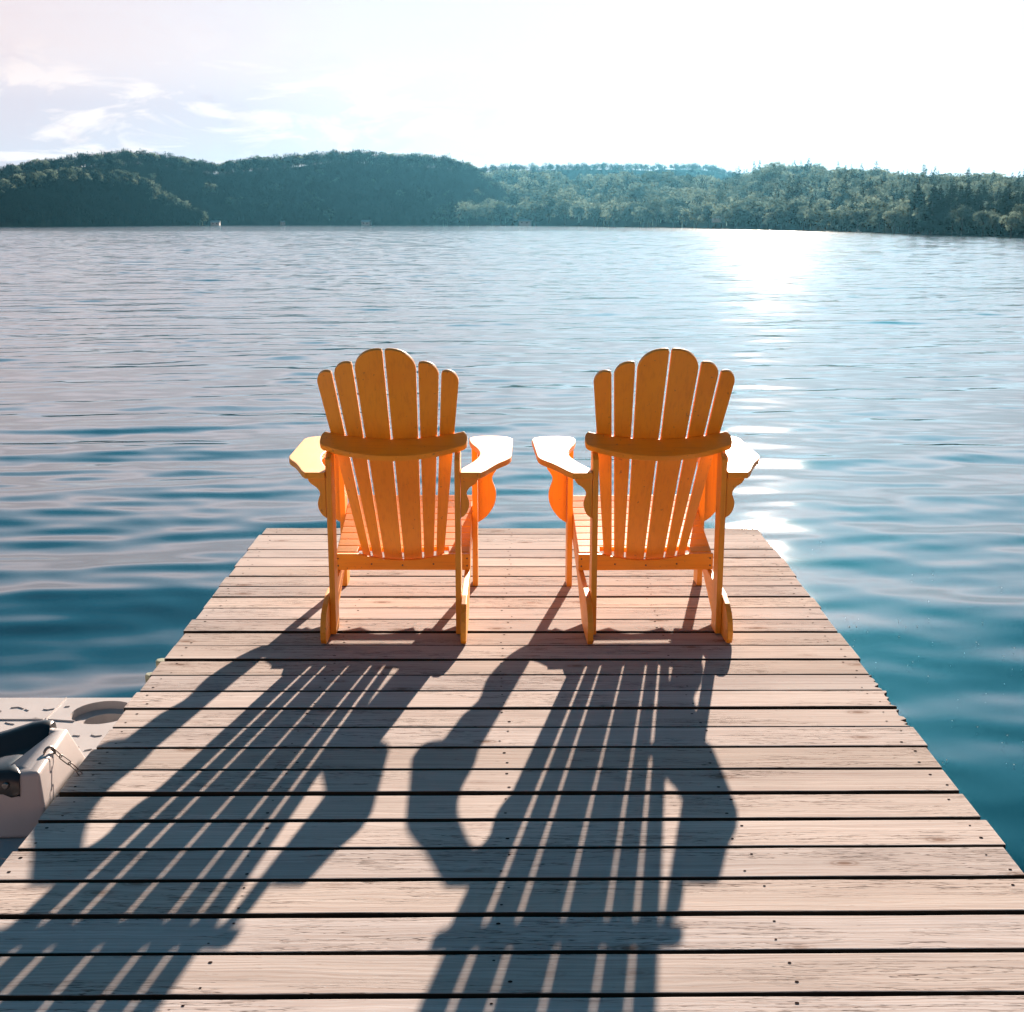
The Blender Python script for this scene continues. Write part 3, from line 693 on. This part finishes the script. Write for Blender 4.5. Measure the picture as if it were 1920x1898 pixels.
# moulded bow stop: ring of corner points bottom -> top
def bow_stop():
    bm = bmesh.new()
    r0 = [(-1.207, 2.905, -.0795), (-1.207, 3.285, -.0795), (-1.42, 3.34, -.0795), (-2.10, 3.34, -.0795), (-2.10, 2.89, -.0795), (-1.52, 2.89, -.0795)]
    r1 = [(-1.209, 2.918, -.045), (-1.212, 3.272, -.045), (-1.41, 3.325, -.045), (-2.08, 3.325, -.045), (-2.08, 2.90, -.045), (-1.50, 2.90, -.045)]
    r2 = [(-1.226, 2.938, .088), (-1.252, 3.222, .088), (-1.322, 3.262, .080), (-1.72, 3.262, -.07), (-1.72, 2.942, -.07), (-1.300, 2.940, .082)]
    r3 = [(-1.262, 2.965, .090), (-1.275, 3.200, .090), (-1.303, 3.215, .084), (-1.308, 3.215, -.07), (-1.308, 2.965, -.07), (-1.303, 2.965, .084)]
    rings = [[bm.verts.new(L(*p)) for p in pts] for pts in (r0, r1, r2, r3)]
    for A, B in zip(rings, rings[1:]):
        for i in range(6): j = (i+1) % 6; bm.faces.new((A[i], A[j], B[j], B[i]))
    bm.faces.new(rings[-1]); bm.faces.new(rings[0][::-1])
    bmesh.ops.recalc_face_normals(bm, faces=bm.faces); bevel(bm, .012, 4, 24)
    o = frombm('bow_stop', bm, M_PLASTIC, pf, smooth=True)
    # black rubber saddle, a solid swept to the left with a channel across it
    sec = smoothpts([(2.924, .02), (2.926, .062), (2.940, .086), (2.965, .092), (3.01, .091), (3.055, .084), (3.090, .066), (3.120, .042), (3.185, .040), (3.208, .064), (3.228, .090), (3.252, .097), (3.272, .090), (3.282, .06)], 3)
    bm = bmesh.new(); rings = []
    for x, grow in ((-1.304, -.004), (-1.309, .0), (-1.33, .002), (-1.36, .002), (-1.42, 0), (-1.55, 0), (-1.75, 0), (-2.06, 0)):
        drop = .30*max(0, -1.345-x); ring = []
        for i, (y, z) in enumerate(sec):
            dxx = .030*max(0, min(1, (2.99-y)/.05)) if x > -1.34 else 0
            zz = z-drop+grow
            if y < 2.93 and i == 0: zz = max(-.07, .036+(x+dxx+1.275)*.5)
            ring.append(bm.verts.new(L(x+dxx, y, zz)))
        ring.append(bm.verts.new(L(x, 3.26, -.06-drop*.0))); ring.append(bm.verts.new(L(x, 2.95, -.06)))
        rings.append(ring)
    n = len(rings[0])
    for A, B in zip(rings, rings[1:]):
        for i in range(n): j = (i+1) % n; bm.faces.new((A[i], A[j], B[j], B[i]))
    bm.faces.new(rings[0]); bm.faces.new(rings[-1][::-1])
    bmesh.ops.recalc_face_normals(bm, faces=bm.faces); bevel(bm, .004, 2, 50)
    frombm('bumper_pad', bm, M_RUBBER, o, smooth=True)
    bm = bmesh.new(); bmesh.ops.create_cone(bm, cap_ends=True, segments=20, radius1=.0095, radius2=.0075, depth=.006)
    bmesh.ops.rotate(bm, verts=bm.verts, matrix=Matrix.Rotation(math.pi/2, 3, 'X')); bmesh.ops.translate(bm, verts=bm.verts, vec=L(-1.308, 2.920, .060)); bevel(bm, .0015, 2)
    frombm('bolt', bm, M_STEEL, o)
    bm = bmesh.new()
    tube(bm, [L(-1.244+.010*math.cos(a), 3.062+.012*math.cos(a), .084+.020*math.sin(a)) for a in np.linspace(-.2, math.pi+.2, 11)], .004)
    frombm('eye_bolt', bm, M_STEEL, o, smooth=True)
    p0, p1 = Vector((-1.232, 3.068, .096)), Vector((-1.190, 3.118, -.030)); nl = 4
    P_ = [Vector((-1.236, 3.066, .098)), Vector((-1.221, 3.078, .070)), Vector((-1.203, 3.092, .044)), Vector((-1.188, 3.103, .018)), Vector((-1.180, 3.112, -.004))]
    for k in range(nl):
        a_, b_ = P_[k], P_[k+1]; c = (a_+b_)/2; d = (b_-a_).normalized(); hl = (b_-a_).length/2+.003
        s1 = Vector((1, -.3, .2)); s1 = (s1-d*s1.dot(d)).normalized(); u = s1 if k % 2 == 0 else d.cross(s1)
        pts = []
        for q in np.linspace(0, 2*math.pi, 21)[:-1]:
            r_ = .0062; sx = (hl-r_)*(1 if math.cos(q) > 0 else -1)
            pts.append(c-O+d*(sx+r_*math.cos(q))+u*r_*math.sin(q))
        bm = bmesh.new(); tube(bm, pts, .0016, 7, True); frombm('chain_link', bm, M_STEEL, o, smooth=True)
bow_stop()

# seed fluff floating on the water to the right of the dock
def fluff():
    r = np.random.default_rng(9); bm = bmesh.new()
    for i in range(110):
        y = 2.2+r.gamma(2.2, 1.1); x = 1.28+abs(r.normal(0, .55))+r.uniform(0, .5)
        if r.random() < .5: y = r.normal(4.8, .7)
        s = r.uniform(.0012, .003)
        m = Matrix.Translation((x, y, WZ+.012)) @ Matrix.Diagonal((s, s, s*.8, 1))
        bmesh.ops.create_icosphere(bm, subdivisions=1, radius=1, matrix=m)
    tag(frombm('seed_fluff', bm, simple('white_seed_fluff', (.8, .78, .75), .9), None, True), 'tiny white seed fluff scattered on the water right of the dock', 'seed fluff', kind='stuff')
fluff()

# ------------------------------------------------------------------ haze
bm = bmesh.new(); bmesh.ops.create_cube(bm, size=1)
bmesh.ops.scale(bm, verts=bm.verts, vec=(4700, 2200, 112)); bmesh.ops.translate(bm, verts=bm.verts, vec=(0, 1070, 54.0))
mh = bpy.data.materials.new('pale_air'); mh.use_nodes = True; nh = NT(mh.node_tree); nh.n.remove(nh.n['Principled BSDF'])
pv = nh.node('ShaderNodeVolumePrincipled'); pv.inputs['Color'].default_value = (.14, .52, .78, 1); pv.inputs['Density'].default_value = .00009
pv.inputs['Anisotropy'].default_value = .75
nh.l.new(pv.outputs[0], nh.n['Material Output'].inputs['Volume'])
tag(frombm('haze', bm, mh), 'pale blue haze over the lake', 'haze', kind='stuff')
